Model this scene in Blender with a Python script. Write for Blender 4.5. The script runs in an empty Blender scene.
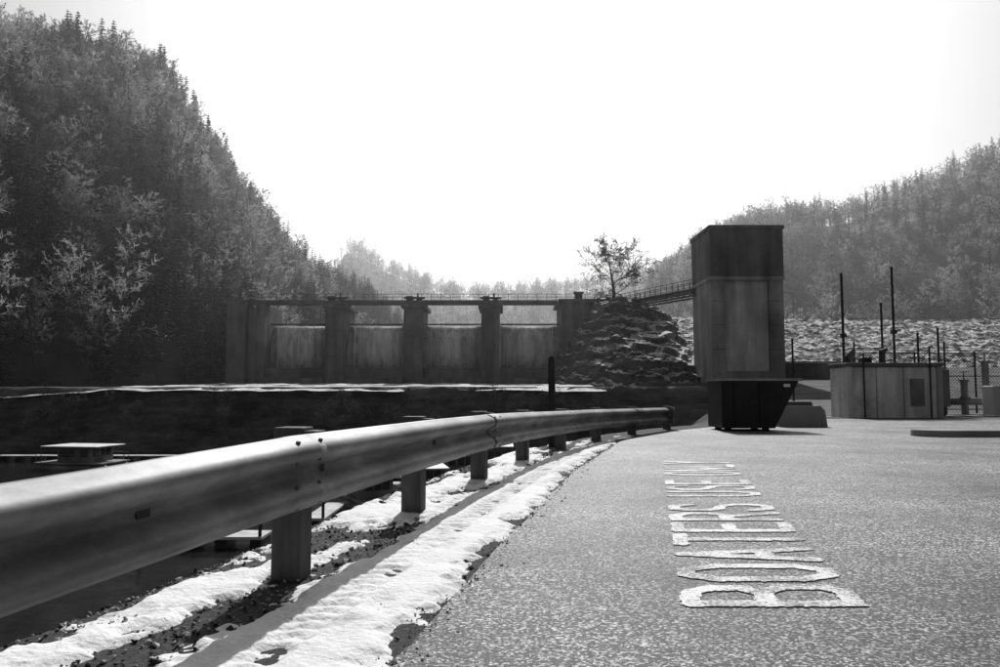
import bpy, math, random, bmesh
import numpy as np
from mathutils import Vector
random.seed(7); RS=np.random.RandomState(7)
scene=bpy.context.scene
COL=scene.collection

# ---------------------------------------------------------------- noise
_T=RS.rand(16,256,256)
def vnoise(x,y,seed=0):
    t=_T[seed%16]; x=np.asarray(x,float)+37.3*seed; y=np.asarray(y,float)+11.7*seed
    xi=np.floor(x).astype(int); yi=np.floor(y).astype(int); fx=x-xi; fy=y-yi
    fx=fx*fx*(3-2*fx); fy=fy*fy*(3-2*fy)
    a=t[xi%256,yi%256]; b=t[(xi+1)%256,yi%256]; c=t[xi%256,(yi+1)%256]; d=t[(xi+1)%256,(yi+1)%256]
    return (a*(1-fx)+b*fx)*(1-fy)+(c*(1-fx)+d*fx)*fy
def fbm(x,y,s,octv=4,seed=0):
    r=0;a=1;n=0
    for o in range(octv):
        r=r+a*vnoise(np.asarray(x)*s*2**o,np.asarray(y)*s*2**o,seed+o); n+=a; a*=.5
    return r/n*2-1

# ---------------------------------------------------------------- materials
def nodes(m):
    m.use_nodes=True; nt=m.node_tree; nt.nodes.clear(); return nt
def M(name,stops,scale=1.0,detail=6,rough=.85,metal=0,bump=0,bscale=None,stretch=(1,1,1),bdist=.02,spec=.3,tex='noise',second=None,trans=0,rgh=.6):
    m=bpy.data.materials.new(name); nt=nodes(m); N=nt.nodes; L=nt.links
    out=N.new('ShaderNodeOutputMaterial'); b=N.new('ShaderNodeBsdfPrincipled')
    tc=N.new('ShaderNodeTexCoord'); mp=N.new('ShaderNodeMapping'); mp.inputs['Scale'].default_value=stretch
    L.new(tc.outputs['Object'],mp.inputs['Vector'])
    if tex=='voronoi':
        t=N.new('ShaderNodeTexVoronoi'); t.inputs['Scale'].default_value=scale; fac=t.outputs['Color']
        bw=N.new('ShaderNodeSeparateColor'); L.new(fac,bw.inputs[0]); fac=bw.outputs[0]
    else:
        t=N.new('ShaderNodeTexNoise'); t.inputs['Scale'].default_value=scale; t.inputs['Detail'].default_value=detail; t.inputs['Roughness'].default_value=rgh; fac=t.outputs[0]
    L.new(mp.outputs[0],t.inputs['Vector'])
    r=N.new('ShaderNodeValToRGB'); cr=r.color_ramp
    while len(cr.elements)<len(stops): cr.elements.new(.5)
    for e,(p,v) in zip(cr.elements,stops): e.position=p; e.color=(v,v,v,1)
    L.new(fac,r.inputs[0]); col=r.outputs[0]
    if second:
        s2,st2,lo,hi=second
        mp2=N.new('ShaderNodeMapping'); mp2.inputs['Scale'].default_value=st2; L.new(tc.outputs['Object'],mp2.inputs['Vector'])
        n2=N.new('ShaderNodeTexNoise'); n2.inputs['Scale'].default_value=s2; n2.inputs['Detail'].default_value=5; L.new(mp2.outputs[0],n2.inputs['Vector'])
        mr=N.new('ShaderNodeMapRange'); mr.inputs['From Min'].default_value=.3; mr.inputs['From Max'].default_value=.7
        mr.inputs['To Min'].default_value=lo; mr.inputs['To Max'].default_value=hi; L.new(n2.outputs[0],mr.inputs['Value'])
        mx=N.new('ShaderNodeMix'); mx.data_type='RGBA'; mx.blend_type='MULTIPLY'; mx.inputs[0].default_value=1
        L.new(col,mx.inputs[6]); L.new(mr.outputs[0],mx.inputs[7]); col=mx.outputs[2]
    L.new(col,b.inputs['Base Color'])
    b.inputs['Roughness'].default_value=rough; b.inputs['Metallic'].default_value=metal
    b.inputs['Specular IOR Level'].default_value=spec
    if bump:
        if bscale: 
            nb=N.new('ShaderNodeTexNoise'); nb.inputs['Scale'].default_value=bscale; nb.inputs['Detail'].default_value=6; L.new(tc.outputs['Object'],nb.inputs['Vector']); h=nb.outputs[0]
        else: h=fac
        bp=N.new('ShaderNodeBump'); bp.inputs['Strength'].default_value=bump; bp.inputs['Distance'].default_value=bdist
        L.new(h,bp.inputs['Height']); L.new(bp.outputs[0],b.inputs['Normal'])
    L.new(b.outputs[0],out.inputs[0]); return m
def twigmat(name,lo,hi,trans):
    m=bpy.data.materials.new(name); nt=nodes(m); N=nt.nodes; L=nt.links
    out=N.new('ShaderNodeOutputMaterial'); d=N.new('ShaderNodeBsdfDiffuse'); t=N.new('ShaderNodeBsdfTranslucent'); ms=N.new('ShaderNodeMixShader'); ms.inputs[0].default_value=trans
    oi=N.new('ShaderNodeObjectInfo'); tc=N.new('ShaderNodeTexCoord'); n=N.new('ShaderNodeTexNoise'); n.inputs['Scale'].default_value=.6; n.inputs['Detail'].default_value=1; L.new(tc.outputs['Object'],n.inputs['Vector'])
    ad=N.new('ShaderNodeMath'); ad.operation='MULTIPLY'; L.new(n.outputs[0],ad.inputs[0]); L.new(oi.outputs['Random'],ad.inputs[1])
    mr=N.new('ShaderNodeMapRange'); mr.inputs['From Min'].default_value=.05; mr.inputs['From Max'].default_value=.5; mr.inputs['To Min'].default_value=lo; mr.inputs['To Max'].default_value=hi; L.new(ad.outputs[0],mr.inputs['Value'])
    L.new(mr.outputs[0],d.inputs[0]); L.new(mr.outputs[0],t.inputs[0]); L.new(d.outputs[0],ms.inputs[1]); L.new(t.outputs[0],ms.inputs[2]); L.new(ms.outputs[0],out.inputs[0]); return m

m_conc=M('concrete',[(.3,.22),(.7,.42)],.25,8,.9,bump=.3,bscale=3,bdist=.05,second=(.6,(1,1,.12),.45,1.2))
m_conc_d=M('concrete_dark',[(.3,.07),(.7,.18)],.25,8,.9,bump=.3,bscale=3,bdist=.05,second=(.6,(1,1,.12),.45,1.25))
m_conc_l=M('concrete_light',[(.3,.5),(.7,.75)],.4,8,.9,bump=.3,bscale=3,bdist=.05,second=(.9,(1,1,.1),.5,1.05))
m_gate=M('gate_steel',[(.36,.3),(.6,.8)],.9,8,.7,bump=.2,bscale=2,bdist=.05,stretch=(1,1,.06),second=(.25,(1,1,.5),.75,1.1))
m_steel=M('dark_steel',[(.3,.02),(.7,.05)],2,2,.6)
m_wood=M('post_timber',[(.3,.05),(.7,.13)],6,8,.85,bump=.5,stretch=(3,3,.35),bdist=.004)
m_rock=M('rock',[(.35,.03),(.6,.11),(.75,.2)],.5,8,.95,bump=.8,bdist=.4,stretch=(.6,.6,2.2))
m_bark=M('bark',[(.3,.03),(.7,.07)],2,2,.9)
m_twig=twigmat('twig_frost',.12,.6,.4)
m_twig_d=twigmat('twig',.03,.13,.3)
m_needle=twigmat('needles',.012,.05,.2)
m_hill=M('hill_floor',[(.4,.015),(.64,.05),(.76,.35)],.12,6,.95,bump=.5,bdist=.5)
m_white=M('painted_white',[(.3,.55),(.7,.75)],1,2,.6)
m_grey=M('painted_grey',[(.3,.1),(.7,.22)],1,2,.6)
m_glass=M('dark_window',[(.3,.02),(.7,.04)],1,2,.15,spec=.6)
m_dump=M('dumpster_paint',[(.3,.008),(.7,.022)],3,6,.5,bump=.1,bdist=.01)
m_tankw=M('weathered_paint',[(.3,.42),(.5,.75),(.8,.82)],1.5,10,.8,second=(3,(1,1,.15),.55,1.05))
m_snow=M('snow',[(.28,.35),(.42,.7),(.7,.82)],2.6,9,.8,bump=.8,bscale=38,bdist=.012,spec=.2,rgh=.68)
m_ledge=M('crusted_snow',[(.38,.12),(.5,.5),(.7,.75)],.5,8,.85,bump=.4,bdist=.1)

def asphalt(name,lo,hi,paint=False):
    m=bpy.data.materials.new(name); nt=nodes(m); N=nt.nodes; L=nt.links
    out=N.new('ShaderNodeOutputMaterial'); b=N.new('ShaderNodeBsdfPrincipled'); tc=N.new('ShaderNodeTexCoord')
    v=N.new('ShaderNodeTexVoronoi'); v.inputs['Scale'].default_value=115; L.new(tc.outputs['Object'],v.inputs['Vector'])
    bw=N.new('ShaderNodeSeparateColor'); L.new(v.outputs['Color'],bw.inputs[0])
    r=N.new('ShaderNodeValToRGB'); cr=r.color_ramp; cr.elements.new(.5); cr.elements.new(.8)
    for e,(p,c) in zip(cr.elements,[(0,lo),(.5,lo*2.5),(.78,hi*.4),(1,hi)]): e.position=p;e.color=(c,c,c,1)
    L.new(bw.outputs[0],r.inputs[0])
    n=N.new('ShaderNodeTexNoise'); n.inputs['Scale'].default_value=.55; n.inputs['Detail'].default_value=9; n.inputs['Roughness'].default_value=.74; L.new(tc.outputs['Object'],n.inputs['Vector'])
    mr=N.new('ShaderNodeMapRange'); mr.inputs['From Min'].default_value=.34; mr.inputs['From Max'].default_value=.66; mr.inputs['To Min'].default_value=.3; mr.inputs['To Max'].default_value=1.65; L.new(n.outputs[0],mr.inputs['Value'])
    mx=N.new('ShaderNodeMix'); mx.data_type='RGBA'; mx.blend_type='MULTIPLY'; mx.inputs[0].default_value=1
    L.new(r.outputs[0],mx.inputs[6]); L.new(mr.outputs[0],mx.inputs[7]); col=mx.outputs[2]
    if paint:
        n2=N.new('ShaderNodeTexNoise'); n2.inputs['Scale'].default_value=60; n2.inputs['Detail'].default_value=6; n2.inputs['Roughness'].default_value=.75; L.new(tc.outputs['Object'],n2.inputs['Vector'])
        n4=N.new('ShaderNodeTexNoise'); n4.inputs['Scale'].default_value=4; n4.inputs['Detail'].default_value=3; L.new(tc.outputs['Object'],n4.inputs['Vector'])
        av=N.new('ShaderNodeMath'); av.operation='MULTIPLY_ADD'; L.new(n4.outputs[0],av.inputs[0]); av.inputs[1].default_value=.5; L.new(n2.outputs[0],av.inputs[2])
        r2=N.new('ShaderNodeValToRGB'); r2.color_ramp.elements[0].position=.65; r2.color_ramp.elements[1].position=.82; L.new(av.outputs[0],r2.inputs[0])
        m2=N.new('ShaderNodeMix'); m2.data_type='RGBA'; L.new(r2.outputs[0],m2.inputs[0]); L.new(col,m2.inputs[6]); m2.inputs[7].default_value=(.72,.72,.72,1); col=m2.outputs[2]
    L.new(col,b.inputs['Base Color']); b.inputs['Roughness'].default_value=.66; b.inputs['Specular IOR Level'].default_value=.35
    n3=N.new('ShaderNodeTexNoise'); n3.inputs['Scale'].default_value=75; n3.inputs['Detail'].default_value=4; n3.inputs['Roughness'].default_value=.7; L.new(tc.outputs['Object'],n3.inputs['Vector'])
    bp=N.new('ShaderNodeBump'); bp.inputs['Strength'].default_value=.85 if not paint else .6; bp.inputs['Distance'].default_value=.01; L.new(n3.outputs[0],bp.inputs['Height']); L.new(bp.outputs[0],b.inputs['Normal'])
    L.new(b.outputs[0],out.inputs[0]); return m
m_asph=asphalt('asphalt',.014,.6); m_paint=asphalt('road_paint',.03,.45,True)

m_soil=M('soil_leaf_litter',[(.3,.015),(.55,.06),(.75,.16)],38,6,.95,bump=1,bdist=.02,rgh=.7)
m_ground=M('ground',[(.3,.02),(.5,.06),(.6,.1),(.68,.3)],.5,8,.95,bump=.6,bdist=.1,rgh=.7)
m_rail=M('galvanised_steel',[(.3,.11),(.5,.2),(.7,.32)],5,9,.6,metal=.35,bump=.2,bscale=18,bdist=.004,stretch=(.5,.5,1.5),second=(1.5,(1,1,3),.5,1.15),spec=.35,rgh=.7)
m_water=M('water',[(.3,.01),(.7,.02)],1,2,.12,bump=.4,bscale=1.2,bdist=.06,spec=.4)
m_rip=M('riprap_rock',[(.0,.05),(.3,.12),(.55,.3),(.72,.62),(1,.8)],1.3,4,.95,tex='voronoi',bump=.8,bdist=.5,second=(.15,(1,1,1),.6,1.1))

# ---------------------------------------------------------------- mesh helpers
def mesh(name,v,f,mat=None,parent=None,smooth=False):
    me=bpy.data.meshes.new(name); me.from_pydata([tuple(map(float,p)) for p in v],[],[tuple(map(int,q)) for q in f]); me.update()
    o=bpy.data.objects.new(name,me); COL.objects.link(o)
    if mat:
        for mm in (mat if isinstance(mat,list) else [mat]): me.materials.append(mm)
    if parent: o.parent=parent
    if smooth: me.polygons.foreach_set('use_smooth',[True]*len(me.polygons))
    return o
def empty(name,loc=(0,0,0)):
    o=bpy.data.objects.new(name,None); o.location=(0,0,0); o.empty_display_size=.2; COL.objects.link(o); return o
def box(name,x0,x1,y0,y1,z0,z1,mat,parent=None,bev=0,taper=0):
    t=taper
    v=[(x0,y0,z0),(x1,y0,z0),(x1,y1,z0),(x0,y1,z0),(x0+t,y0+t,z1),(x1-t,y0+t,z1),(x1-t,y1-t,z1),(x0+t,y1-t,z1)]
    f=[(0,3,2,1),(4,5,6,7),(0,1,5,4),(1,2,6,5),(2,3,7,6),(3,0,4,7)]
    o=mesh(name,v,f,mat,parent)
    if bev:
        b=o.modifiers.new('b','BEVEL'); b.width=bev; b.segments=2
    return o
def tube(pts,r,n=6,r2=None):
    V=[];F=[];k=len(pts)
    for i,p in enumerate(pts):
        p=Vector(p); a=Vector(pts[min(i+1,k-1)])-Vector(pts[max(i-1,0)]); a.normalize()
        u=a.cross(Vector((0,0,1))); 
        if u.length<.05: u=Vector((1,0,0))
        u.normalize(); w=a.cross(u); rr=r if r2 is None else r+(r2-r)*i/(k-1)
        for j in range(n):
            t=2*math.pi*j/n; V.append(p+u*rr*math.cos(t)+w*rr*math.sin(t))
    for i in range(k-1):
        for j in range(n):
            F.append((i*n+j,i*n+(j+1)%n,(i+1)*n+(j+1)%n,(i+1)*n+j))
    F.append(tuple(range(n))[::-1]); F.append(tuple(range((k-1)*n,k*n)))
    return V,F
class Acc:
    def __init__(s): s.v=[];s.f=[]
    def add(s,v,f):
        o=len(s.v); s.v+=list(v); s.f+=[tuple(i+o for i in q) for q in f]
    def box(s,x0,x1,y0,y1,z0,z1):
        s.add([(x0,y0,z0),(x1,y0,z0),(x1,y1,z0),(x0,y1,z0),(x0,y0,z1),(x1,y0,z1),(x1,y1,z1),(x0,y1,z1)],[(0,3,2,1),(4,5,6,7),(0,1,5,4),(1,2,6,5),(2,3,7,6),(3,0,4,7)])
    def tube(s,pts,r,n=6,r2=None): s.add(*tube(pts,r,n,r2))
    def obj(s,name,mat,parent=None,smooth=False): return mesh(name,s.v,s.f,mat,parent,smooth)
def grid(name,X,Y,Z,mat,smooth=True,parent=None):
    r,c=X.shape; v=np.stack([X.ravel(),Y.ravel(),Z.ravel()],1)
    i=np.arange(r*c).reshape(r,c); f=np.stack([i[:-1,:-1].ravel(),i[:-1,1:].ravel(),i[1:,1:].ravel(),i[1:,:-1].ravel()],1)
    me=bpy.data.meshes.new(name); me.from_pydata(v.tolist(),[],f.tolist()); me.update()
    me.polygons.foreach_set('use_smooth',[smooth]*len(me.polygons))
    o=bpy.data.objects.new(name,me); COL.objects.link(o)
    for mm in (mat if isinstance(mat,list) else [mat]): me.materials.append(mm)
    if parent:o.parent=parent
    return o

# ---------------------------------------------------------------- plan curves
RY=np.array([-8,-3,0,1.8,3.13,5.2,7.0,8.9,10.6,12.4,14.2,16.0,18,22,28,45,70,88])
RX=np.array([-3.3,-2.2,-1.55,-1.16,-.84,-.45,-.08,.36,.88,1.55,2.4,3.35,4.7,7.4,11,18,25,25])
def railx(y): 
    y=np.asarray(y,float); return (np.interp(y-.8,RY,RX)+np.interp(y,RY,RX)*2+np.interp(y+.8,RY,RX))/4
def roadx(y): return np.interp(y,[-8,0,2.3,4.25,8,12.8,16,18,22],[-2.3,-.86,-.44,-.08,.66,1.9,3.6,5.1,8.0])

# ---------------------------------------------------------------- terrain sheet
xs=np.concatenate([-np.geomspace(1800,60,22),np.arange(-58,-8,2.),np.arange(-8,-3,.4),np.arange(-3,6,.1),np.arange(6,20,.6),np.arange(20,60,2.5),np.geomspace(60,1800,18)])
ys=np.concatenate([np.array([-300,-100,-50,-25,-15]),np.arange(-8,0,.5),np.arange(0,18,.14),np.arange(18,34,.7),np.arange(34,74,2),np.arange(74,92,.5),np.arange(92,140,3),np.geomspace(140,2500,20)])
X,Y=np.meshgrid(xs,ys)
ex=railx(Y)-.5+.12*fbm(X*0,Y,.9,3,3)
d=np.maximum(ex-X,0)*.975
plate=-.62*np.maximum(d-.1,0)-.12*np.minimum(d,.1)+.25*fbm(X,Y,.5,4,1)*np.clip(d/3,0,1)
near=np.maximum(plate,-7.2)
yb=Y-(79+2.2*fbm(X,Y*0,.12,4,2))
far=np.clip(-7+1.3*yb+2.2*fbm(X,Y,.35,5,5),-7.2,1.15)
H=np.maximum(near,far); 
H=np.where((Y>70)&(X>26),np.maximum(H,np.clip((Y-70)*.1,0,4)),H)
H=np.where(Y>140,np.maximum(H,2),H)
H=H+np.where((X>8)|(Y>24),.08*fbm(X,Y,.3,3,8),0)*(Y>24)
ground=grid('ground',X,Y,H,[m_ground,m_soil,m_rock])
pc=np.zeros(len(ground.data.polygons)*3); ground.data.polygons.foreach_get('center',pc); pc=pc.reshape(-1,3)
mi=np.where((pc[:,1]>16)&(pc[:,1]<105)&(pc[:,0]<36)&((pc[:,2]<-.1)|(pc[:,1]>60)),2,((pc[:,0]<railx(pc[:,1])+1.2)&(pc[:,1]<24)).astype(int))
ground.data.polygons.foreach_set('material_index',mi.tolist())

mesh('river_water',[(-500,-200,-5.5),(40,-200,-5.5),(40,84,-5.5),(-500,84,-5.5)],[(0,1,2,3)],m_water)
xs2=np.arange(-58,12,.5); ys2=np.arange(84,116,.5); X2,Y2=np.meshgrid(xs2,ys2)
Z2=1.02+.28*fbm(X2,Y2,.35,5,9)+np.clip((Y2-84)/34,0,1)*.75-np.clip((87-Y2)/3,0,1)*.3
Z2=Z2-np.clip((-42-X2)/10,0,1)*.7
grid('snow_ledge',X2,Y2,Z2,m_ledge)

# ---------------------------------------------------------------- asphalt
ys3=np.arange(-8,22.01,.04)
cols=np.array([0,.15,.5,1.2,3,6,12,25,60])
X3=roadx(ys3)[:,None]+cols[None,:]; X3[:,0]+=.05*fbm(ys3,ys3*0,3,5,4); Y3=np.repeat(ys3[:,None],len(cols),1)
Z3=np.full_like(X3,.006); Z3[:,0]=-.01
grid('asphalt_road',X3,Y3,Z3,m_asph)

# ---------------------------------------------------------------- road lettering
ST={'B':[[(0,0),(0,1),(.65,1),(.93,.88),(.93,.66),(.65,.53),(0,.53)],[(.65,.53),(1,.4),(1,.13),(.68,0),(0,0)]],
'O':[[(.3,0),(.7,0),(1,.22),(1,.78),(.7,1),(.3,1),(0,.78),(0,.22),(.3,0)]],
'A':[[(0,0),(.5,1),(1,0)],[(.2,.36),(.8,.36)]],'T':[[(0,1),(1,1)],[(.5,1),(.5,0)]],
'E':[[(1,0),(0,0),(0,1),(1,1)],[(0,.52),(.8,.52)]],
'R':[[(0,0),(0,1),(.7,1),(1,.85),(1,.65),(.7,.5),(0,.5)],[(.5,.5),(1,0)]],
'S':[[(1,.82),(.75,1),(.25,1),(0,.84),(0,.66),(.25,.53),(.75,.48),(1,.34),(1,.15),(.75,0),(.25,0),(0,.17)]],
'U':[[(0,1),(0,.2),(.3,0),(.7,0),(1,.2),(1,1)]],'N':[[(0,0),(0,1),(1,0),(1,1)]],'L':[[(0,1),(0,0),(1,0)]],'Y':[[(0,1),(.5,.5),(1,1)],[(.5,.5),(.5,0)]]}
pv=[];pf=[]
def seg(px,py,a,b):
    ax,ay=a;bx,by=b;dx,dy=bx-ax,by-ay;t=np.clip(((px-ax)*dx+(py-ay)*dy)/(dx*dx+dy*dy+1e-9),0,1)
    return np.hypot(px-ax-t*dx,py-ay-t*dy)
lay=[]
yy=3.02
for ch in 'BOATERS USE ONLY':
    if ch!=' ': lay.append((ch,yy,.25))
    yy+=.385 if ch!=' ' else .32
for ch,y0,w in lay:
    Hh=.62+.012*(y0-2.9); c=.008; sw=.042
    us=np.arange(-sw,w+sw,c); hs=np.arange(-sw,Hh+sw,c); U,V=np.meshgrid(us,hs)
    D=np.full(U.shape,9.)
    for pl in ST[ch]:
        pl=[(a*w,b*Hh) for a,b in pl]
        for a,b in zip(pl[:-1],pl[1:]): D=np.minimum(D,seg(U,V,a,b))
    D+=.014*fbm(U+y0*7,V,30,3,6)
    for i,j in zip(*np.where(D<sw)):
        u,v=us[j],hs[i]; o=len(pv)
        for (uu,vv) in ((u,v),(u+c,v),(u+c,v+c),(u,v+c)):
            yw=y0+uu; xw=1.335+.207*(yw-2.93)-vv; pv.append((xw,yw,.011))
        pf.append((o,o+3,o+2,o+1))
mo=mesh('road_lettering',pv,pf,m_paint)

# ---------------------------------------------------------------- verge snow
ys4=np.arange(-1,15.5,.0167); ws=np.linspace(-1.0,2.0,170)
Y4=np.repeat(ys4[:,None],len(ws),1); rx=railx(ys4)[:,None]; A4=np.repeat(ws[None,:],len(ys4),0); X4=rx+A4
toedge=roadx(ys4)[:,None]+.07-X4
n1=fbm(X4,Y4,2.2,5,10); n2=fbm(X4,Y4,11,4,12); n3=fbm(X4*2.2-Y4*.45,Y4*.5,2.0,4,14)
main=np.clip(toedge/.2+.1,-3,.9)*np.clip((A4+.0)/.16,-1,1)
main=np.where(toedge<0,np.clip(toedge/.10+.1,-3,.1),main)
left=np.clip(.0+2.2*n3,-1,.7); left=np.where(A4<-.6,left-(-.6-A4)*2,left)
cov=np.where(A4>.1,main,np.maximum(main,left))
cov=cov+np.where(A4>.15,.75,.6)*n1+.5*n2
fade=np.clip((14.5-Y4)/4,-.6,1)
Z4=np.clip(cov*.05,-.05,.026)+.006*n2-.003+(fade-1)*.03
Z4+=.008*fbm(X4,Y4,5,4,2)
def track(cx,w,depth,td):
    global Z4
    wob=.35+.65*np.clip(.6+1.6*fbm(X4,Y4,1.3,3,1),0,1)
    q=toedge-cx; body=1/(1+np.exp((np.abs(q)-w)/.010))
    lug=.5+.5*np.tanh(3*np.sin((Y4+np.abs(q)*.7+.012*n2)*2*math.pi/.10))
    Z4=Z4-wob*body*(depth+td*lug)*(cov>.1)+.006*np.exp(-((np.abs(q)-w-.02)/.02)**2)*(cov>.1)
track(.32+.05*np.sin(Y4*.6),.075,.006,.012)
track(.60+.06*np.sin(Y4*.5+1),.065,.005,.010)
for k in range(20):
    fy=.8+k*.55; fx=roadx(fy)-.14-.1*(k%2)+random.uniform(-.06,.06)
    Z4-=.016*np.exp(-(((X4-fx)/.05)**2+((Y4-fy)/.12)**2)**2)*(cov>.3)
ddl=np.maximum((rx-.5)-X4,0); Z4-=.6*np.maximum(ddl-.08,0)
grid('snow_verge',X4,Y4,Z4,m_snow)

# ---------------------------------------------------------------- scatter helper
def scatter(name,pts,scl,rot,idx,protos):
    c=bpy.data.collections.new(name+'_parts')
    for i,p in enumerate(protos): c.objects.link(p)
    me=bpy.data.meshes.new(name); me.from_pydata([tuple(map(float,p)) for p in pts],[],[])
    a=me.attributes.new('sc','FLOAT','POINT'); a.data.foreach_set('value',np.asarray(scl,float))
    a=me.attributes.new('rt','FLOAT_VECTOR','POINT'); a.data.foreach_set('vector',np.asarray(rot,float).ravel())
    a=me.attributes.new('ix','INT','POINT'); a.data.foreach_set('value',np.asarray(idx,int))
    o=bpy.data.objects.new(name,me); COL.objects.link(o)
    g=bpy.data.node_groups.new(name,'GeometryNodeTree')
    g.interface.new_socket('Geometry',in_out='INPUT',socket_type='NodeSocketGeometry'); g.interface.new_socket('Geometry',in_out='OUTPUT',socket_type='NodeSocketGeometry')
    N=g.nodes;L=g.links; gi=N.new('NodeGroupInput'); go=N.new('NodeGroupOutput'); ci=N.new('GeometryNodeCollectionInfo'); ip=N.new('GeometryNodeInstanceOnPoints')
    ci.inputs['Collection'].default_value=c; ci.inputs['Separate Children'].default_value=True; ci.inputs['Reset Children'].default_value=True
    ip.inputs['Pick Instance'].default_value=True
    def na(n,t):
        k=N.new('GeometryNodeInputNamedAttribute'); k.data_type=t; k.inputs['Name'].default_value=n
        return [q for q in k.outputs if q.enabled and q.name=='Attribute'][0]
    L.new(gi.outputs[0],ip.inputs['Points']); L.new(ci.outputs[0],ip.inputs['Instance']); L.new(na('ix','INT'),ip.inputs['Instance Index'])
    L.new(na('rt','FLOAT_VECTOR'),ip.inputs['Rotation']); L.new(na('sc','FLOAT'),ip.inputs['Scale']); L.new(ip.outputs[0],go.inputs[0])
    md=o.modifiers.new('scatter','NODES'); md.node_group=g
    return o

protos=[]
for k in range(4):
    bm=bmesh.new(); bmesh.ops.create_icosphere(bm,subdivisions=1,radius=1)
    for v in bm.verts: v.co=Vector((v.co.x*random.uniform(.6,1.3),v.co.y*random.uniform(.6,1.2),v.co.z*random.uniform(.3,.7)))
    me=bpy.data.meshes.new('stone'); bm.to_mesh(me); bm.free(); me.materials.append([m_soil,m_conc,m_soil,m_conc_l][k])
    o=bpy.data.objects.new('stone',me); protos.append(o)
n=12000; gy=.6+10.5*RS.rand(n)**1.2; ga=RS.uniform(-.95,.16,n)
side=RS.rand(n)<.25; gx=np.where(side,roadx(gy)+.0+RS.normal(0,.12,n),railx(gy)+ga)
dd=np.maximum(railx(gy)-.5-gx,0); gz=-.6*np.maximum(dd-.1,0)+.006
gs=RS.uniform(.003,.011,n)*(1+1.4*(RS.rand(n)<.06)); gs=np.where(side,gs*.6,gs)
scatter('gravel',np.stack([gx,gy,gz],1),gs,RS.uniform(0,6.28,(n,3))*[.1,.1,1],RS.randint(0,4,n),protos)

# ---------------------------------------------------------------- guardrail
gr=empty('guardrail')
def railz(y): return float(.82+np.interp(y,[-6,1.8,3.13,5.3,7,9,12,16],[-.215,-.21,-.18,-.195,-.21,-.25,-.30,-.36]))
prof=[(.004,.156),(.010,.152),(.040,.136),(.066,.122),(.078,.110),(.083,.098),(.083,.084),(.078,.072),(.066,.060),(.030,.036),(.010,.022),(.002,.010),(0,0)]
prof=prof+[(a,-b) for a,b in prof[-2::-1]]
def rail_piece(name,y0,y1,off,th):
    yy=np.arange(y0,y1+1e-6,.06); V=[];F=[]; n=len(prof)
    for y in yy:
        e=.05; t=Vector((float(railx(y+e)-railx(y-e)),2*e,0)).normalized(); nr=Vector((t.y,-t.x,0))
        c=Vector((float(railx(y)),y,railz(y)-.156))
        wob=.0022*math.sin(y*3.1)+.0014*math.sin(y*7.3)
        for a,b in prof:
            V.append(c+nr*(a+off+wob*(1 if b>0 else -1))+Vector((0,0,b*.97+.0015*math.sin(y*1.7))))
    for i in range(len(yy)-1):
        for j in range(n-1): F.append((i*n+j,i*n+j+1,(i+1)*n+j+1,(i+1)*n+j))
    o=mesh(name,V,F,m_rail,gr,True); s=o.modifiers.new('s','SOLIDIFY'); s.thickness=th; s.offset=0
    return o
posts=[3.45-1.905*2, 3.45-1.905, 3.45]; 
y=3.35
while y<15: y+=1.86; posts.append(y)
spl=[3.20-3.81,3.20,3.20+3.75,3.20+7.5,3.20+11.2]
edges=[-6]+spl+[16.0]
for i in range(len(edges)-1):
    rail_piece('w_beam_%d'%i,edges[i]-.16,edges[i+1]+(.16 if i<len(edges)-2 else 0),.008*(i%2),.0035)
def frame(y):
    e=.05; t=Vector((float(railx(y+e)-railx(y-e)),2*e,0)).normalized(); return Vector((float(railx(y)),y,railz(y)-.156)),t,Vector((t.y,-t.x,0))
bolts=Acc()
for s in spl:
    for du in (-.1,.1):
        for a,b in ((.052,.128),(.052,.047),(.052,-.047),(.052,-.128)):
            c,t,nr=frame(s+du)
            p=c+nr*(a+.012)+Vector((0,0,b))
            bolts.tube([p-nr*.006,p+nr*.008],.009,8,.007)
for p_ in posts:
    c,t,nr=frame(p_); bolts.tube([c+nr*.002,c+nr*.022],.016,8,.012)
bolts.obj('bolts',m_rail,gr)
c,t,nr=frame(2.28)
a=Acc(); V=[]
for u,z in ((-.03,-.016),(.03,-.016),(.03,.016),(-.03,.016)): V.append(c+t*u+nr*.010+Vector((0,0,z)))
a.add(V+[v+nr*.004 for v in V],[(0,1,2,3),(7,6,5,4),(0,4,5,1),(1,5,6,2),(2,6,7,3),(3,7,4,0)])
a.obj('slot_washer',m_steel,gr)
def obox(acc,c,t,nr,u0,u1,n0,n1,z0,z1):
    V=[c+t*u+nr*q+Vector((0,0,z)) for z in (z0,z1) for (u,q) in ((u0,n0),(u1,n0),(u1,n1),(u0,n1))]
    acc.add(V,[(0,3,2,1),(4,5,6,7),(0,1,5,4),(1,2,6,5),(2,3,7,6),(3,0,4,7)])
for i,p_ in enumerate(posts):
    c,t,nr=frame(p_); c=Vector((c.x,c.y,0)); zt=railz(p_)
    a=Acc(); obox(a,c,t,nr,-.06,.06,-.20,-.065,-.6,zt+.018); o=a.obj('post_%d'%i,m_wood,gr); b=o.modifiers.new('b','BEVEL'); b.width=.006; b.segments=2
    a=Acc(); obox(a,c,t,nr,-.055,.055,-.063,-.004,zt-.31,zt+.004); o=a.obj('blockout_%d'%i,m_wood,gr); b=o.modifiers.new('b','BEVEL'); b.width=.004
c,t,nr=frame(16.0); a=Acc()
V=[];n=12
for k in range(n+1):
    for z in (-.16,.16): V.append(c+nr*(.10-.10*math.cos(k/n*math.pi*1.2)-.0)+t*(.1*math.sin(k/n*math.pi*1.2)+.0)+Vector((0,0,z)))
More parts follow.
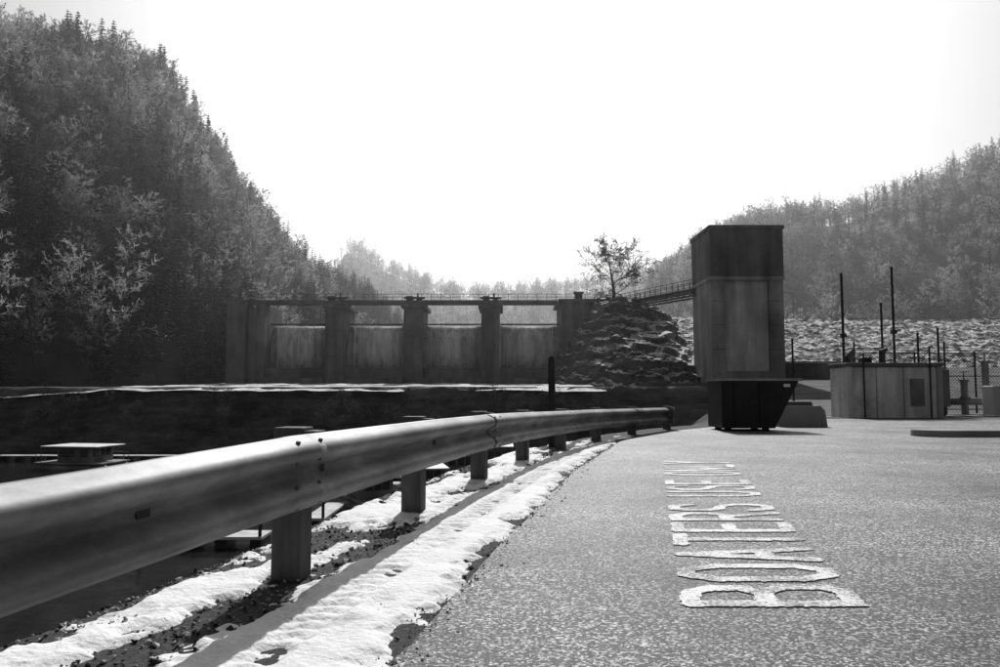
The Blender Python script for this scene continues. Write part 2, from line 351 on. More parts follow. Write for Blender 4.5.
a.add(V,[(2*k,2*k+1,2*k+3,2*k+2) for k in range(n)]); o=a.obj('end_terminal',m_rail,gr,True); s=o.modifiers.new('s','SOLIDIFY'); s.thickness=.005

a=Acc(); a.tube([(.75,11.3,-1.2),(.75,11.3,1.28)],.05,14); a.tube([(.75,11.3,1.28),(.75,11.3,1.31)],.055,14,.03); 
a.tube([(.75,11.3,.95),(.75,11.3,.99)],.056,14)
a.obj('steel_post',m_steel,None,False)

# ---------------------------------------------------------------- dumpster
du=empty('dumpster')
def prism(name,prof,y0,y1,mat,parent):
    n=len(prof); V=[(x,y0,z) for x,z in prof]+[(x,y1,z) for x,z in prof]
    F=[tuple(range(n)),tuple(range(n,2*n))[::-1]]+[((i+1)%n,i,n+i,n+(i+1)%n) for i in range(n)]
    return mesh(name,V,F,mat,parent)
x0,yf=4.40,15.5; dd_=1.0
P=[(0,.06),(1.05,.06),(1.54,1.0),(0,1.0)]
def sh(p): return [(x0+a,b) for a,b in p]
prism('front_wall',sh(P),yf,yf+.03,m_dump,du); prism('back_wall',sh(P),yf+dd_,yf+dd_+.03,m_dump,du)
prism('floor',sh([(0,.06),(1.04,.06),(1.06,.1),(0,.1)]),yf+.031,yf+dd_-.001,m_dump,du)
prism('left_wall',sh([(0,.101),(.03,.101),(.03,1.0),(0,1.0)]),yf+.031,yf+dd_-.001,m_dump,du)
prism('sloped_wall',sh([(1.04,.101),(1.073,.101),(1.535,1.0),(1.50,1.0)]),yf+.031,yf+dd_-.001,m_dump,du)
a=Acc(); a.box(x0-.03,x0+1.60,yf-.03,yf+.035,1.001,1.05); a.box(x0-.03,x0+1.60,yf+dd_-.005,yf+dd_+.06,1.001,1.05); a.box(x0-.03,x0+.035,yf+.036,yf+dd_-.006,1.001,1.05); a.box(x0+1.53,x0+1.60,yf+.036,yf+dd_-.006,1.001,1.05)
a.obj('rim',m_conc,du)
a=Acc()
for xx in (.25,.75): a.box(x0+xx,x0+xx+.06,yf-.02,yf-.002,.08,.99)
a.obj('ribs',m_dump,du)
a=Acc()
for xx in (.1,.85):
    for y_ in (yf+.1,yf+.8): a.box(x0+xx,x0+xx+.12,y_,y_+.1,.0,.058)
a.obj('skids',m_steel,du)
mesh('label',[(x0+1.24,yf-.004,.88),(x0+1.37,yf-.004,.88),(x0+1.37,yf-.004,.94),(x0+1.24,yf-.004,.94)],[(0,1,2,3)],m_white,du)

# ---------------------------------------------------------------- concrete barrier, vault, poles, fence
cb=empty('concrete_barrier')
prism('body',[(6.15,.0),(7.25,.0),(7.2,.36),(7.1,.47),(6.25,.47),(6.15,.36)],17.3,18.1,m_conc,cb)
prism('cap',[(6.3,.472),(7.0,.472),(6.96,.56),(6.34,.56)],17.45,17.95,m_conc_d,cb)

th=empty('concrete_valve_vault')
box('walls',10.25,13.0,23,24.2,-.1,1.50,m_tankw,th,.02)
box('roof_slab',10.2,13.06,22.9,24.25,1.503,1.62,m_conc_d,th,.02)
box('left_pilaster',10.21,10.36,22.93,22.998,0,1.50,m_conc_l,th); box('right_pilaster',12.88,13.03,22.93,22.998,0,1.50,m_conc_l,th)
box('hatch',12.1,12.5,22.95,22.998,.35,1.15,m_grey,th,.01)
box('vent',10.9,11.2,23.4,23.7,1.623,1.8,m_steel,th,.02)
a=Acc()
for xx in (11.1,11.9): a.box(xx,xx+.012,22.985,22.999,.0,1.50)
a.obj('joints',m_grey,th)
a=Acc(); a.tube([(10.7,22.9,0),(10.7,22.9,1.9)],.025,6); a.tube([(12.65,22.9,0),(12.65,22.9,2.1)],.03,6); a.tube([(11.5,23.5,1.62),(11.5,23.5,2.0),(11.7,23.5,2.05)],.05,8); a.obj('conduits',m_steel,th)

def pole(name,x,y,z,r):
    a=Acc(); a.tube([(x,y,-.2),(x,y,z)],r,8,r*.85); a.tube([(x,y,0),(x,y,.05)],r*2.2,8); a.tube([(x,y,z),(x,y,z+.06)],r*1.3,8,r*.6)
    a.box(x-r*1.6,x+r*1.6,y-r*1.6,y+r*1.6,z*.55,z*.55+.12)
    return a.obj(name,m_steel)
pole('steel_pole',11.5,26.0,4.7,.05); pole('steel_pole',12.85,26.1,3.7,.045); pole('steel_pole',13.35,26.3,4.95,.05)
pole('steel_pole',9.9,26.3,2.5,.04); pole('steel_pole',13.4,24.9,2.6,.04); pole('steel_pole',14.05,24.9,2.75,.04)

fe=empty('chain_link_fence')
a=Acc(); fy=27.2; fx0=12.4
fp=[(fx0+1.05*k,fy) for k in range(19)]
for i,(fx_,fy_) in enumerate(fp): a.tube([(fx_,fy_,0),(fx_,fy_,2.15+.35*(i%3==0))],.032,8)
for z in (.15,1.3,2.1): a.tube([(fp[0][0],fy,z),(fp[-1][0],fy,z)],.018,6)
for k in range(3):
    a.tube([(fp[0][0],fy-.08*k,2.2+.08*k),(fp[-1][0],fy-.08*k,2.2+.08*k)],.006,4)
for y_ in np.arange(fy+1.3,36,1.4): a.tube([(fp[0][0]+.4*(y_-fy),y_,0),(fp[0][0]+.4*(y_-fy),y_,2.3)],.032,8)
fp2=[(14.3+.62*k,22.2+.1*k) for k in range(10)]
for i,(q,w) in enumerate(fp2): a.tube([(q,w,0),(q,w,1.65+.35*(i%2))],.028,8)
for z in (.2,.95,1.6): a.tube([(fp2[0][0],fp2[0][1],z),(fp2[-1][0],fp2[-1][1],z)],.018,6)
a.obj('posts_rails',m_steel,fe)
a=Acc(); x=fp[0][0]-2
while x<fp[-1][0]:
    for s in (1,-1):
        xa,xb=(x,x+2.0); za,zb=(.1,2.1) if s>0 else (2.1,.1)
        pa=Vector((xa,fy+.02+.006*s,za)); pb=Vector((xb,fy+.02+.006*s,zb))
        lo,hi=fp[0][0],fp[-1][0]
        def cl(p,q,xx): t=(xx-p.x)/(q.x-p.x); return p+(q-p)*t
        if pb.x<=lo or pa.x>=hi: continue
        if pa.x<lo: pa=cl(pa,pb,lo)
        if pb.x>hi: pb=cl(pa,pb,hi)
        w=Vector((0,0,.008)); a.add([pa-w,pb-w,pb+w,pa+w],[(0,1,2,3)])
    x+=.11
a.obj('wire_mesh',m_steel,fe)

eq=empty('pipe_manifold')
a=Acc()
for k,(x,h) in enumerate([(14.3,1.5),(15.0,1.1),(15.7,1.7),(16.5,1.2),(17.4,1.5)]):
    a.tube([(x,25.2,0),(x,25.2,h)],.11,12); a.tube([(x,25.2,h),(x,25.2,h+.05)],.17,12)
    a.tube([(x,25.2,h*.5),(x,25.2,h*.5+.05)],.17,12); a.tube([(x,25.2,h+.05),(x,25.2,h+.3)],.025,6); 
    ring=[(x+.15*math.cos(t),25.2+.15*math.sin(t),h+.3) for t in np.linspace(0,2*math.pi,13)]; a.tube(ring,.012,5)
a.tube([(13.9,25.2,.45),(18.5,25.2,.45)],.12,12); a.obj('pipes',m_grey,eq)
box('control_cabinet',13.35,13.8,23.9,24.3,.3,1.45,m_grey,eq,.02); box('control_box',15.2,16.1,24.0,24.6,.0,.95,m_conc_l,eq,.03)
box('tank_box',16.4,17.6,24.1,24.9,.3,1.1,m_conc,eq,.03)
box('cabinet_legs',13.45,13.7,24.0,24.2,0,.298,m_steel,eq)
box('plinth',13.3,19,23.7,26,-.05,.03,m_conc,eq)

V=[];n=18; pts=[]
for k in range(n+1):
    t=math.pi/2+math.pi*k/n; pts.append((7.75+.42*math.cos(t),13.9+.42*math.sin(t)))
pts+= [(14,13.48),(14,14.32)]
m_=len(pts); V=[(x,y,0) for x,y in pts]+[(7.75+(x-7.75)*.985,13.9+(y-13.9)*.93,.12) for x,y in pts]
F=[tuple(range(m_,2*m_))]+[(i,(i+1)%m_,m_+(i+1)%m_,m_+i) for i in range(m_)]
ki=mesh('kerb_island',V,F,m_conc); b=ki.modifiers.new('b','BEVEL'); b.width=.015; b.segments=2

# ---------------------------------------------------------------- tower
tw_=empty('intake_tower')
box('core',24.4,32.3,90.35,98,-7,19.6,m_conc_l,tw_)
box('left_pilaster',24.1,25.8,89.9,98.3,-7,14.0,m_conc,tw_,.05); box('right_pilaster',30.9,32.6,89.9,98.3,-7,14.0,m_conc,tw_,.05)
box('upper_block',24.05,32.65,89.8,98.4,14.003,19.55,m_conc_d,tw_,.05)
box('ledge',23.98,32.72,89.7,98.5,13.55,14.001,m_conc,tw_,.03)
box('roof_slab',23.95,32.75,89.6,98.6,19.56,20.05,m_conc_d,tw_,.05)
box('lower_block',25.801,30.899,89.95,90.345,-7,3.0,m_conc,tw_)
a=Acc(); a.box(24.03,32.67,89.77,89.798,16.4,16.52)
for z in (5.5,8.3,11.1): a.box(24.12,25.78,89.88,89.898,z,z+.06); a.box(30.92,32.58,89.88,89.898,z,z+.06)
a.obj('lift_joints',m_conc_d,tw_)
tw_.location=(.4,0,0)
ww=empty('wing_wall'); box('wall',33.2,41,92,93,-1,3.9,m_conc_d,ww,.05); box('coping',33.2,41.1,91.9,93.1,3.903,4.2,m_conc,ww,.03)
box('wall_low',16.5,24.4,91,92,-7,1.6,m_conc_d,ww)

fb=empty('footbridge'); a=Acc()
A=Vector((25.4,97,13.4)); B=Vector((17.0,116,13.4)); dr=(B-A).normalized(); nb=Vector((dr.y,-dr.x,0))
def beam(acc,p,q,w,h):
    t=(q-p).normalized(); s=Vector((t.y,-t.x,0)); 
    if s.length<.01: s=Vector((1,0,0))
    s.normalize(); u=Vector((0,0,1)) if abs(t.z)<.9 else Vector((0,1,0))
    V=[p+s*i*w/2+u*j*h/2 for i,j in ((-1,-1),(1,-1),(1,1),(-1,1))]+[q+s*i*w/2+u*j*h/2 for i,j in ((-1,-1),(1,-1),(1,1),(-1,1))]
    acc.add(V,[(0,3,2,1),(4,5,6,7),(0,1,5,4),(1,2,6,5),(2,3,7,6),(3,0,4,7)])
beam(a,A,B,2.0,.35)
for s in (-.9,.9):
    o_=nb*s
    beam(a,A+o_-Vector((0,0,.75)),B+o_-Vector((0,0,.75)),.2,.2)
    for z in (.55,1.15): beam(a,A+o_+Vector((0,0,z+.17)),B+o_+Vector((0,0,z+.17)),.06,.06)
    L_=(B-A).length; k=0
    while k<L_:
        p=A+dr*k+o_; beam(a,p+Vector((0,0,.17)),p+Vector((0,0,1.32)),.07,.07); beam(a,p-Vector((0,0,.7)),p+dr*1.2-Vector((0,0,.15)),.08,.08); k+=1.25
a.obj('truss',m_steel,fb)
box('bridge_pier',18.2,19.4,110,112,4,13.2,m_conc_d,fb)

# ---------------------------------------------------------------- dam
dam=empty('concrete_dam')
Yd=116
def pier(x0_,x1_,zt,nm):
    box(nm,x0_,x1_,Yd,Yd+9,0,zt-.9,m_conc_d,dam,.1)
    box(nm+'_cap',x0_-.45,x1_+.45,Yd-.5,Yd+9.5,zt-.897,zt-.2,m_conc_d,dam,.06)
    xm=(x0_+x1_)/2; a=Acc()
    a.box(xm-1.2,xm-.2,Yd+1,Yd+2.5,zt+.35,zt+1.0); a.box(xm+.3,xm+1.1,Yd+1.2,Yd+2.2,zt+.35,zt+.9); a.tube([(xm-1.6,Yd+1.6,zt+.8),(xm+1.6,Yd+1.6,zt+.8)],.2,8); a.tube([(xm+.5,Yd+1.6,zt+.4),(xm+.5,Yd+1.6,zt+1.5)],.12,6)
    a.obj(nm+'_hoist',m_steel,dam)
piers=[(-26.2,-23.4),(-14.4,-11.6),(-2.8,0)]
for i,(a_,b_) in enumerate(piers): pier(a_,b_,14.0,'pier_%d'%i)
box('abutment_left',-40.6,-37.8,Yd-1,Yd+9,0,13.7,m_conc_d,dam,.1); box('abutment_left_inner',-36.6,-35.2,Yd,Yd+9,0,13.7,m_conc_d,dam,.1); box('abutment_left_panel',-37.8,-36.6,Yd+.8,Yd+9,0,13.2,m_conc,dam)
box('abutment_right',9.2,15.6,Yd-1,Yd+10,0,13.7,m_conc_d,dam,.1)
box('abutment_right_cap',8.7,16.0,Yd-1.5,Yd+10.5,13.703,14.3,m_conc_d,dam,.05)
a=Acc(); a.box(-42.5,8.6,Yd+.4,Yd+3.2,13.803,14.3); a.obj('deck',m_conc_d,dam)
a=Acc()
x=-42.3
while x<15.9:
    a.box(x,x+.07,Yd+.45,Yd+.52,14.301,15.2); x+=1.45
for z in (14.75,15.2): a.box(-42.4,15.9,Yd+.44,Yd+.50,z,z+.06)
a.obj('deck_railing',m_steel,dam)
bays=[(-35.2,-26.2),(-23.4,-14.4),(-11.6,-2.8),(0,9.2)]
for i,(a_,b_) in enumerate(bays):
    V=[];F=[];n=10
    for k in range(n+1):
        z=4.2+(10.7-4.2)*k/n; yv=Yd+3.4+1.3*((k/n-.45)*1.2)**2*3
        V+= [(a_+.03,yv,z),(b_-.03,yv,z),(a_+.03,yv+.4,z),(b_-.03,yv+.4,z)]
    for k in range(n): F+=[(4*k,4*k+1,4*k+5,4*k+4),(4*k+2,4*k+6,4*k+7,4*k+3),(4*k+1,4*k+3,4*k+7,4*k+5),(4*k+2,4*k,4*k+4,4*k+6)]
    F.append((4*n,4*n+1,4*n+3,4*n+2)); mesh('gate_%d'%i,V,F,m_gate,dam,True)
    a=Acc()
    for q in range(1,8): 
        xx=a_+(b_-a_)*q/8; a.box(xx-.05,xx+.05,Yd+3.15,Yd+3.45,4.3,10.4)
    a.obj('gate_ribs_%d'%i,m_gate,dam)
    a=Acc(); a.box(a_+.02,b_-.02,Yd+2.9,Yd+3.3,10.75,10.95); a.obj('gate_top_%d'%i,m_steel,dam)
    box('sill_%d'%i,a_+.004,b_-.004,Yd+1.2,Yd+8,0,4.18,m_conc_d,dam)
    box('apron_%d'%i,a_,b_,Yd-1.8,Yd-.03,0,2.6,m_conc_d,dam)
box('hut',11.6,12.7,Yd+3,Yd+4.4,14.25,15.7,m_steel,dam); box('hut_roof',11.4,12.9,Yd+2.8,Yd+4.6,15.703,15.9,m_steel,dam)

# ---------------------------------------------------------------- rock outcrop
u=np.linspace(0,1,240); w=np.linspace(0,1,190); U,W=np.meshgrid(u,w)
XR=6.5+U*20
top=np.interp(U,[0,.12,.28,.42,.6,.8,1],[0.5,5.5,10.5,13.8,14.3,13.0,10.0])
front=np.interp(U,[0,.2,.5,1],[102,97,92,94])
prof_=np.interp(W,[0,.08,.3,.45,.66,.8,1],[0,.35,.62,.72,.98,1.0,1.0])
ZR=-6.5+(top+6.5)*prof_; YR=front-2+W*28
zt=ZR+.12*XR+1.6*fbm(XR,YR,.12,3,4)
st=np.round(zt/1.9)*1.9-(zt-ZR); ZR=ZR*.62+st*.38+ 1.3*fbm(XR,YR,.26,6,3)*(W>.02)
YR=YR+3.6*fbm(XR,ZR*1.6,.16,5,6)+1.3*fbm(XR,ZR*2,.8,4,7); XR=XR+1.2*fbm(YR,ZR,.3,4,9)
m_rocksnow=m_rock.copy(); m_rocksnow.name='rock_with_snow'
def add_snow(m,lo,hi,nscale=.6,amp=.35,val=.8):
    nt=m.node_tree;N=nt.nodes;L=nt.links; b=[n for n in N if n.type=='BSDF_PRINCIPLED'][0]; src=b.inputs['Base Color'].links[0].from_socket
    g=N.new('ShaderNodeNewGeometry'); s=N.new('ShaderNodeSeparateXYZ'); L.new(g.outputs['Normal'],s.inputs[0])
    n=N.new('ShaderNodeTexNoise'); n.inputs['Scale'].default_value=nscale; n.inputs['Detail'].default_value=6
    tc=N.new('ShaderNodeTexCoord'); L.new(tc.outputs['Object'],n.inputs['Vector'])
    ma=N.new('ShaderNodeMath'); ma.operation='MULTIPLY_ADD'; L.new(n.outputs[0],ma.inputs[0]); ma.inputs[1].default_value=amp; L.new(s.outputs['Z'],ma.inputs[2])
    mr=N.new('ShaderNodeMapRange'); mr.inputs['From Min'].default_value=lo; mr.inputs['From Max'].default_value=hi; L.new(ma.outputs[0],mr.inputs['Value'])
    mx=N.new('ShaderNodeMix'); mx.data_type='RGBA'; L.new(mr.outputs[0],mx.inputs[0]); L.new(src,mx.inputs[6]); mx.inputs[7].default_value=(val,val,val,1); L.new(mx.outputs[2],b.inputs['Base Color'])
add_snow(m_rocksnow,1.06,1.2,.45,.6,.6)
grid('rock_outcrop',XR,YR,ZR,m_rocksnow,False)

# ---------------------------------------------------------------- riprap embankment
u=np.concatenate([np.linspace(24,110,340),np.linspace(112,400,60)]); w=np.linspace(0,1,120); U,W=np.meshgrid(u,w)
YE=108+W*48; ZE=np.interp(W,[0,.85,.86,1],[2.5,15.0,15.1,15.1])+.55*fbm(U,YE,.9,4,4)*(W<.85)-U*.008
grid('riprap_embankment',U,YE,ZE,m_rip,False)
a=Acc(); x=34
while x<200: a.box(x,x+.2,148.6,148.8,13.8,15.7-x*.008); x+=3
a.box(34,200,148.5,148.6,14.25,14.55); a.obj('crest_guardrail',m_conc)
lp=Acc(); lp.tube([(56.5,149,13),(56.5,149,19.3)],.09,8,.06); lp.tube([(56.5,149,19.3),(55.2,149,19.5)],.05,6); lp.box(54.7,55.3,148.85,149.15,19.4,19.55); lp.obj('street_lamp',m_steel)

# ---------------------------------------------------------------- hills
def hill(name,crest,foot,nt,ns,amp,seed,mat=m_hill):
    crest=np.array(crest,float);foot=np.array(foot,float);k=len(crest); t=np.linspace(0,k-1,nt); ii=np.arange(k)
    C=np.stack([np.interp(t,ii,crest[:,j]) for j in range(3)],1); Fo=np.stack([np.interp(t,ii,foot[:,j]) for j in range(3)],1)
    s=np.linspace(0,1.5,ns); S=s[None,:,None]
    Pp=Fo[:,None,:]+(C-Fo)[:,None,:]*np.minimum(S,1.5)
    f=np.where(s<=1,np.sin(np.clip(s,0,1)*math.pi/2*.86)/math.sin(math.pi/2*.86),1-1.1*(s-1))
    Z=Fo[:,None,2]+(C-Fo)[:,None,2]*f[None,:]
    Xh,Yh=Pp[:,:,0],Pp[:,:,1]
    Z=Z+amp*fbm(Xh,Yh,.022,5,seed)*np.clip(s,0,.25)[None,:]*4
    grid(name,Xh,Yh,Z,mat); return Xh,Yh,Z
LC=[(-230,130,84),(-165,170,86),(-126,190,86),(-109,200,86),(-94,210,84),(-87,220,74),(-80,235,59),(-75,250,50),(-69,265,41),(-59,285,31),(-50,300,23),(-42,310,12)]
LF=[(-120,66,-7),(-100,74,-4),(-75,84,0),(-64,92,1),(-55,102,1),(-48,112,1),(-43,124,2),(-41,145,3),(-39,170,4),(-35,200,4),(-30,240,4),(-24,280,3)]
hl=hill('wooded_hill',LC,LF,150,90,9,2)
RC=[(40,400,8),(58,390,26),(76,380,50),(93,370,65),(112,360,73),(151,340,73),(176,320,81),(197,300,87),(250,280,98)]
RF=[(38,290,3),(40,270,3),(46,240,4),(55,215,5),(68,200,6),(90,190,7),(110,180,8),(130,172,9),(190,160,9)]
hr=hill('wooded_hill',RC,RF,150,90,7,5)
CC=[(-135,690,122),(-95,670,100),(-50,650,80),(-15,640,75),(20,650,76),(70,650,82),(140,640,95)]
CF=[(-100,400,3),(-70,400,3),(-40,400,3),(-10,400,3),(20,400,3),(50,400,3),(100,400,3)]
hc=hill('wooded_hill',CC,CF,120,60,5,9)

# ---------------------------------------------------------------- trees
def bare_tree(name,h,spread,seed,n1=14,n2=6,n3=6,n4=3,twigw=.035,mats=None,lift=.5,crown0=.25,r0=.02,thin=False):
    R=random.Random(seed); V=[];F=[];MI=[]
    def add(v,f,mi):
        o=len(V); V.extend(v); 
        for q in f: F.append(tuple(i+o for i in q)); MI.append(mi)
    def rib(p,q,wd,mi=1):
        dv=(q-p); s=dv.cross(Vector((R.uniform(-1,1),R.uniform(-1,1),R.uniform(-1,1)))); 
        if s.length<1e-5:return
        s.normalize(); s*=wd/2; add([p-s,p+s,q],[(0,1,2)],mi)
    def rnd(dv,k): 
        return (dv+Vector((R.gauss(0,k),R.gauss(0,k),R.gauss(0,k)*.8))).normalized()
    p=Vector((0,0,0)); trunk=[p.copy()]; dirn=Vector((0,0,1)); seg_=8
    for i in range(seg_): dirn=rnd(dirn,.07); p=p+dirn*h*.92/seg_; trunk.append(p.copy())
    v,f=tube(trunk,h*r0,5,h*.003); add(v,f,0)
    for i in range(n1):
        t=crown0+(1-crown0)*(i+R.random())/n1; k=min(int(t*seg_),seg_-1); fr=t*seg_-k; b=trunk[k].lerp(trunk[k+1],fr)
        an=i*2.4+R.uniform(-.5,.5); up=lift*R.uniform(.5,1.4)+t*.8
        d1=Vector((math.cos(an),math.sin(an),up)).normalized(); L1=spread*(1.05-.65*abs(t-.35)/.65)*R.uniform(.7,1.15)
        q=b.copy(); pl=[q.copy()]
        for _ in range(4): d1=rnd(d1,.16); q=q+d1*L1/4; pl.append(q.copy())
        if thin: rib(pl[0],pl[2],h*.014,0); rib(pl[2],pl[4],h*.008,0)
        else:
            v,f=tube(pl,h*.007*(1.3-t),4,h*.0015); add(v,f,0)
        for j in range(n2):
            tt=.25+.75*(j+R.random())/n2; kk=min(int(tt*4),3); b2=pl[kk].lerp(pl[kk+1],tt*4-kk); d2=rnd(d1,.65); L2=L1*.45*R.uniform(.6,1.2)
            m2=b2+d2*L2*.5; d2b=rnd(d2,.25); e2=m2+d2b*L2*.5
            if thin: rib(b2,e2,h*.005,1)
            else:
                v,f=tube([b2,m2,e2],h*.0025,3,h*.001); add(v,f,0)
            for a_ in range(n3):
                t3=R.uniform(.15,1); b3=b2.lerp(m2,t3*2) if t3<.5 else m2.lerp(e2,t3*2-1); d3=rnd(d2b,.7); L3=L2*.5*R.uniform(.6,1.3); e3=b3+d3*L3; rib(b3,e3,twigw*1.5)
                for c_ in range(n4):
                    b4=b3.lerp(e3,R.uniform(.3,1)); rib(b4,b4+rnd(d3,.7)*L3*.6*R.uniform(.6,1.2),twigw)
    me=bpy.data.meshes.new(name); me.from_pydata([tuple(x) for x in V],[],F); me.materials.append(mats[0]); me.materials.append(mats[1]); me.polygons.foreach_set('material_index',MI); me.update()
    return bpy.data.objects.new(name,me)
def conifer(name,h,r,seed):
    R=random.Random(seed); V=[];F=[];MI=[]
    v,f=tube([(0,0,0),(0,0,h*.5),(0,0,h)],h*.014,5,h*.002); V+=list(v);F+=f;MI+=[0]*len(f)
    z=h*.12
    while z<h*.98:
        rr=r*(1-(z/h))**.8*R.uniform(.75,1.1)+.1; nb=8
        for k in range(nb):
            an=R.uniform(0,6.28); L_=rr*R.uniform(.7,1.15); d=Vector((math.cos(an),math.sin(an),-.18)); s=Vector((-d.y,d.x,0))
            for q in range(5):
                t=(q+.6)/5; c=Vector((0,0,z))+d*L_*t; wd=L_*.34*(1.1-t)+.08
                mi=2 if R.random()<.08 else 1
                for sg in (-1,1):
                    o=len(V); e=c+s*sg*wd*R.uniform(.7,1.2)+d*wd*.6+Vector((0,0,R.uniform(-.25,.05)*wd*2)); V+= [c-d*.12,c+d*.16,e]; F.append((o,o+1,o+2)); MI.append(mi)
        z+=h*.04
    me=bpy.data.meshes.new(name); me.from_pydata([tuple(x) for x in V],[],F)
    for mm in (m_bark,m_needle,m_twig): me.materials.append(mm)
    me.polygons.foreach_set('material_index',MI); me.update()
    return bpy.data.objects.new(name,me)
dk=(m_bark,m_twig_d); fr=(m_bark,m_twig)
PN=[bare_tree('a_bare_frosted_%d'%k,12+k,4.2+.3*k,20+k,14,5,5,3,.10,fr,thin=True) for k in range(4)]
PN+=[bare_tree('b_bare_dark_%d'%k,12+k,4.0,40+k,14,5,5,3,.09,dk,thin=True) for k in range(2)]
PN+=[conifer('c_conifer_%d'%k,13+2*k,3.2,60+k) for k in range(2)]
def forest(name,Hh,n,seed,frost,dark,scale,protos,clump=.9):
    R=np.random.RandomState(seed); Xh,Yh,Zh=Hh; nt,ns=Xh.shape
    a=R.rand(n*2)*(nt-1.01); s=(1.08*R.rand(n*2))/1.5*(ns-1.01)
    i=a.astype(int);j=s.astype(int);fa=a-i;fs=s-j
    def bl(A): return (A[i,j]*(1-fa)+A[i+1,j]*fa)*(1-fs)+(A[i,j+1]*(1-fa)+A[i+1,j+1]*fa)*fs
    P=np.stack([bl(Xh),bl(Yh),bl(Zh)-.4],1)
    J=np.hypot(Xh[i+1,j]-Xh[i,j],Yh[i+1,j]-Yh[i,j])*np.hypot(Xh[i,j+1]-Xh[i,j],Yh[i,j+1]-Yh[i,j]); keep=R.rand(len(J))<J/np.percentile(J,85)
    P=P[keep][:n]; m=len(P)
    cl=fbm(P[:,0],P[:,1],.035,3,seed); rr=R.rand(m)+cl*clump
    idx=np.where(rr<frost,R.randint(0,4,m),np.where(rr<frost+dark,R.randint(4,6,m),R.randint(6,8,m)))
    sc=scale*R.uniform(.6,1.25,m); rot=np.stack([R.normal(0,.04,m),R.normal(0,.04,m),R.rand(m)*6.28],1)
    scatter(name,P,sc,rot,idx,protos); print(name,m)
forest('hillside_forest',hl,2900,1,.27,.18,.85,PN,1.3)
forest('hillside_forest',hr,1900,2,.52,.3,.8,PN,.8)
forest('hillside_forest',hc,900,3,.7,.3,1.15,PN,.2)

lt=bare_tree('bare_tree',8.6,5.6,99,18,9,8,4,.06,(m_bark,m_bark),lift=.35,crown0=.2,r0=.04); COL.objects.link(lt); lt.location=(16.4,111,12.6)
P=[]
for k in range(420):
    x=random.uniform(-110,14); P.append((x,random.uniform(79,84),random.uniform(-5,-.4)))
for k in range(260):
    x=random.uniform(-75,-36); y_=random.uniform(84,110)
    if x>-70+(y_-84): continue
    P.append((x,y_,1))
m=len(P); scatter('bank_brush',P,np.random.RandomState(4).uniform(.08,.2,m),np.stack([np.zeros(m),np.zeros(m),np.random.RandomState(5).rand(m)*6.28],1),np.random.RandomState(6).randint(0,2,m),[bare_tree('a_shrub_%d'%k,10,6,70+k,12,5,5,2,.14,dk,crown0=.03,thin=True) for k in range(2)])

# ---------------------------------------------------------------- marina
def houseboat(x,y,w,l,h,rot=0):
    e=empty('houseboat'); z=-5.5
    a=Acc(); 
    for s in (-1,1): a.tube([(s*w*.36,-l/2,.1),(s*w*.36,l/2-.4,.1),(s*w*.36,l/2,.3)],.32,10,.3)
    a.obj('pontoons',m_conc,e,True)
    box('deck',-w/2,w/2,-l/2,l/2,.42,.55,m_conc,e,.02)
    box('cabin',-w*.40,w*.40,-l*.28,l*.2,.552,h-.15,m_grey,e,.03)
    box('roof',-w/2,w/2,-l*.42,l*.42,h-.147,h-.05,m_white,e,.04)
    a=Acc()
    for s in (-1,1):
        for q in (-.2,0,.12): a.box(s*w*.40-.03,s*w*.40+.03,q*l-.3,q*l+.3,1.0,1.6)
    for q in (-.28,-.05,.14): a.box(q*w,q*w+w*.16,-l*.28-.03,-l*.28+.02,1.0,1.6)
    a.obj('windows',m_glass,e)
    a=Acc()
    for sx in (-1,1):
        for sy in (-1,1): a.tube([(sx*w*.47,sy*l*.41,.55),(sx*w*.47,sy*l*.41,h-.15)],.03,5)
        a.tube([(sx*w*.48,-l*.48,1.2),(sx*w*.48,l*.48,1.2)],.025,5)
        for sy in (-1,1): a.tube([(sx*w*.48,sy*l*.48,.5),(sx*w*.48,sy*l*.48,1.2)],.025,5)
    a.obj('rails',m_grey,e); e.location=(x,y,z); e.rotation_euler=(0,0,rot)
def dock(x0_,x1_,y0,y1):
    e=empty('floating_dock')
    box('deck',x0_,x1_,y0,y1,-5.15,-5.02,m_conc_l,e,.02)
    a=Acc(); q=x0_+.3
    while q<x1_-.2: a.box(q,min(q+.5,x1_-.05),y0+.1,y1-.1,-5.7,-5.152); q+=1.4
    a.obj('floats',m_steel,e); a=Acc()
    for xx in (x0_+.1,x1_-.1): a.tube([(xx,y0+.1,-7),(xx,y0+.1,-4.1)],.07,8)
    a.obj('piles',m_steel,e)
for (x,y,w,l,h,r) in [(-34,64,3.6,6,1.9,1.4),(-3.0,57,2.8,6,2.1,.1),(-6.4,59,2.5,5.5,2.0,.15),(-10,52,2.5,5.5,1.8,.3),(-13.5,46,2.4,5,1.7,.2),(-.2,62,2.5,6,2.1,0),(-7.2,43,2.3,5,1.8,.5),(-4.5,48,2.3,5,1.8,.2)]: houseboat(x,y,w,l,h,r)
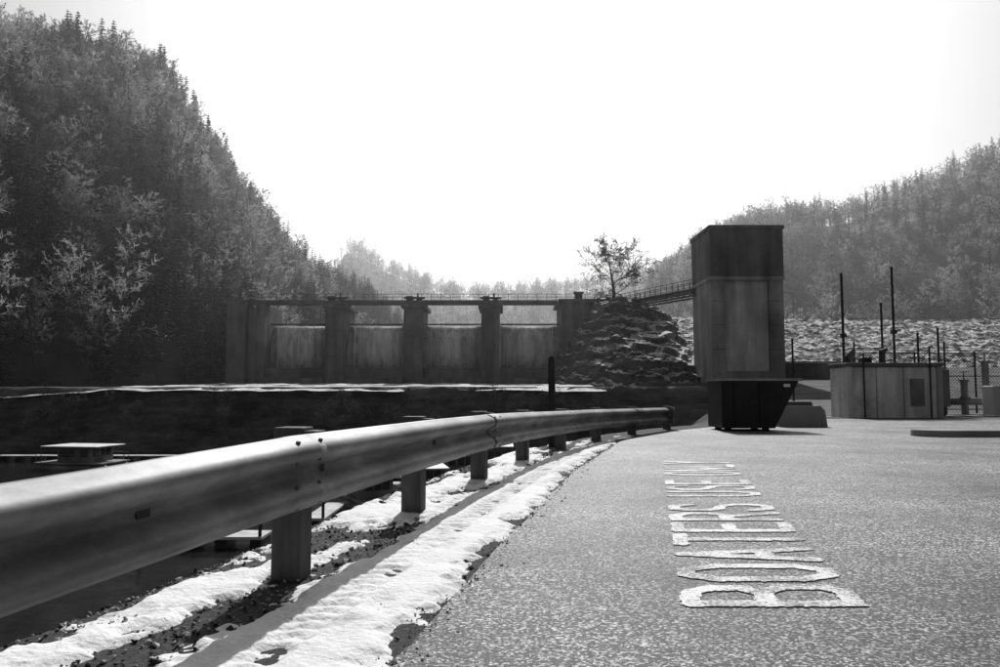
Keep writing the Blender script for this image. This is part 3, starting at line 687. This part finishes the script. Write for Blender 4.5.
dock(-16,-4,49,50.2); dock(-14.5,-9.5,31.5,33); dock(-45,-20,70,71); dock(-9,-8,36,41); dock(-8,2,54,55.2); dock(-19,-12,40,41.3)

# ---------------------------------------------------------------- haze over the valley
hz=box('valley_haze',-700,700,70,1200,-8,260,None)
mh=bpy.data.materials.new('haze'); nt=nodes(mh); o_=nt.nodes.new('ShaderNodeOutputMaterial'); vs=nt.nodes.new('ShaderNodeVolumeScatter'); vs.inputs['Density'].default_value=.00055; vs.inputs['Anisotropy'].default_value=.6; vs.inputs['Color'].default_value=(.95,.95,.95,1)
nt.links.new(vs.outputs[0],o_.inputs['Volume']); hz.data.materials.append(mh)

# ---------------------------------------------------------------- light
EL=math.radians(38); AZ=math.radians(3)
sd=Vector((math.sin(AZ)*math.cos(EL),math.cos(AZ)*math.cos(EL),math.sin(EL)))
sl=bpy.data.lights.new('sun','SUN'); sl.energy=5; sl.angle=math.radians(.5); sl.color=(1,1,1)
so=bpy.data.objects.new('sun',sl); COL.objects.link(so); so.rotation_euler=(-sd).to_track_quat('-Z','Y').to_euler(); so.location=(0,0,50)
W_=bpy.data.worlds.new('World'); scene.world=W_; W_.use_nodes=True; nt=W_.node_tree; nt.nodes.clear()
sk=nt.nodes.new('ShaderNodeTexSky'); sk.sky_type='NISHITA'; sk.sun_disc=False; sk.sun_elevation=EL; sk.sun_rotation=AZ; sk.dust_density=4.0; sk.air_density=1.0
bw=nt.nodes.new('ShaderNodeRGBToBW'); bg=nt.nodes.new('ShaderNodeBackground'); ow=nt.nodes.new('ShaderNodeOutputWorld')
bg.inputs['Strength'].default_value=.07
nt.links.new(sk.outputs[0],bw.inputs[0]); nt.links.new(bw.outputs[0],bg.inputs[0]); nt.links.new(bg.outputs[0],ow.inputs[0])
scene.view_settings.view_transform='Standard'; scene.view_settings.look='None'; scene.view_settings.exposure=0; scene.view_settings.gamma=1

cam=bpy.data.cameras.new('camera'); cam.lens=28; cam.sensor_width=36; cam.clip_end=5000; cam.clip_start=.05
co=bpy.data.objects.new('camera',cam); COL.objects.link(co); co.location=(0,0,.82); co.rotation_euler=(math.radians(90+4.15),0,0); scene.camera=co
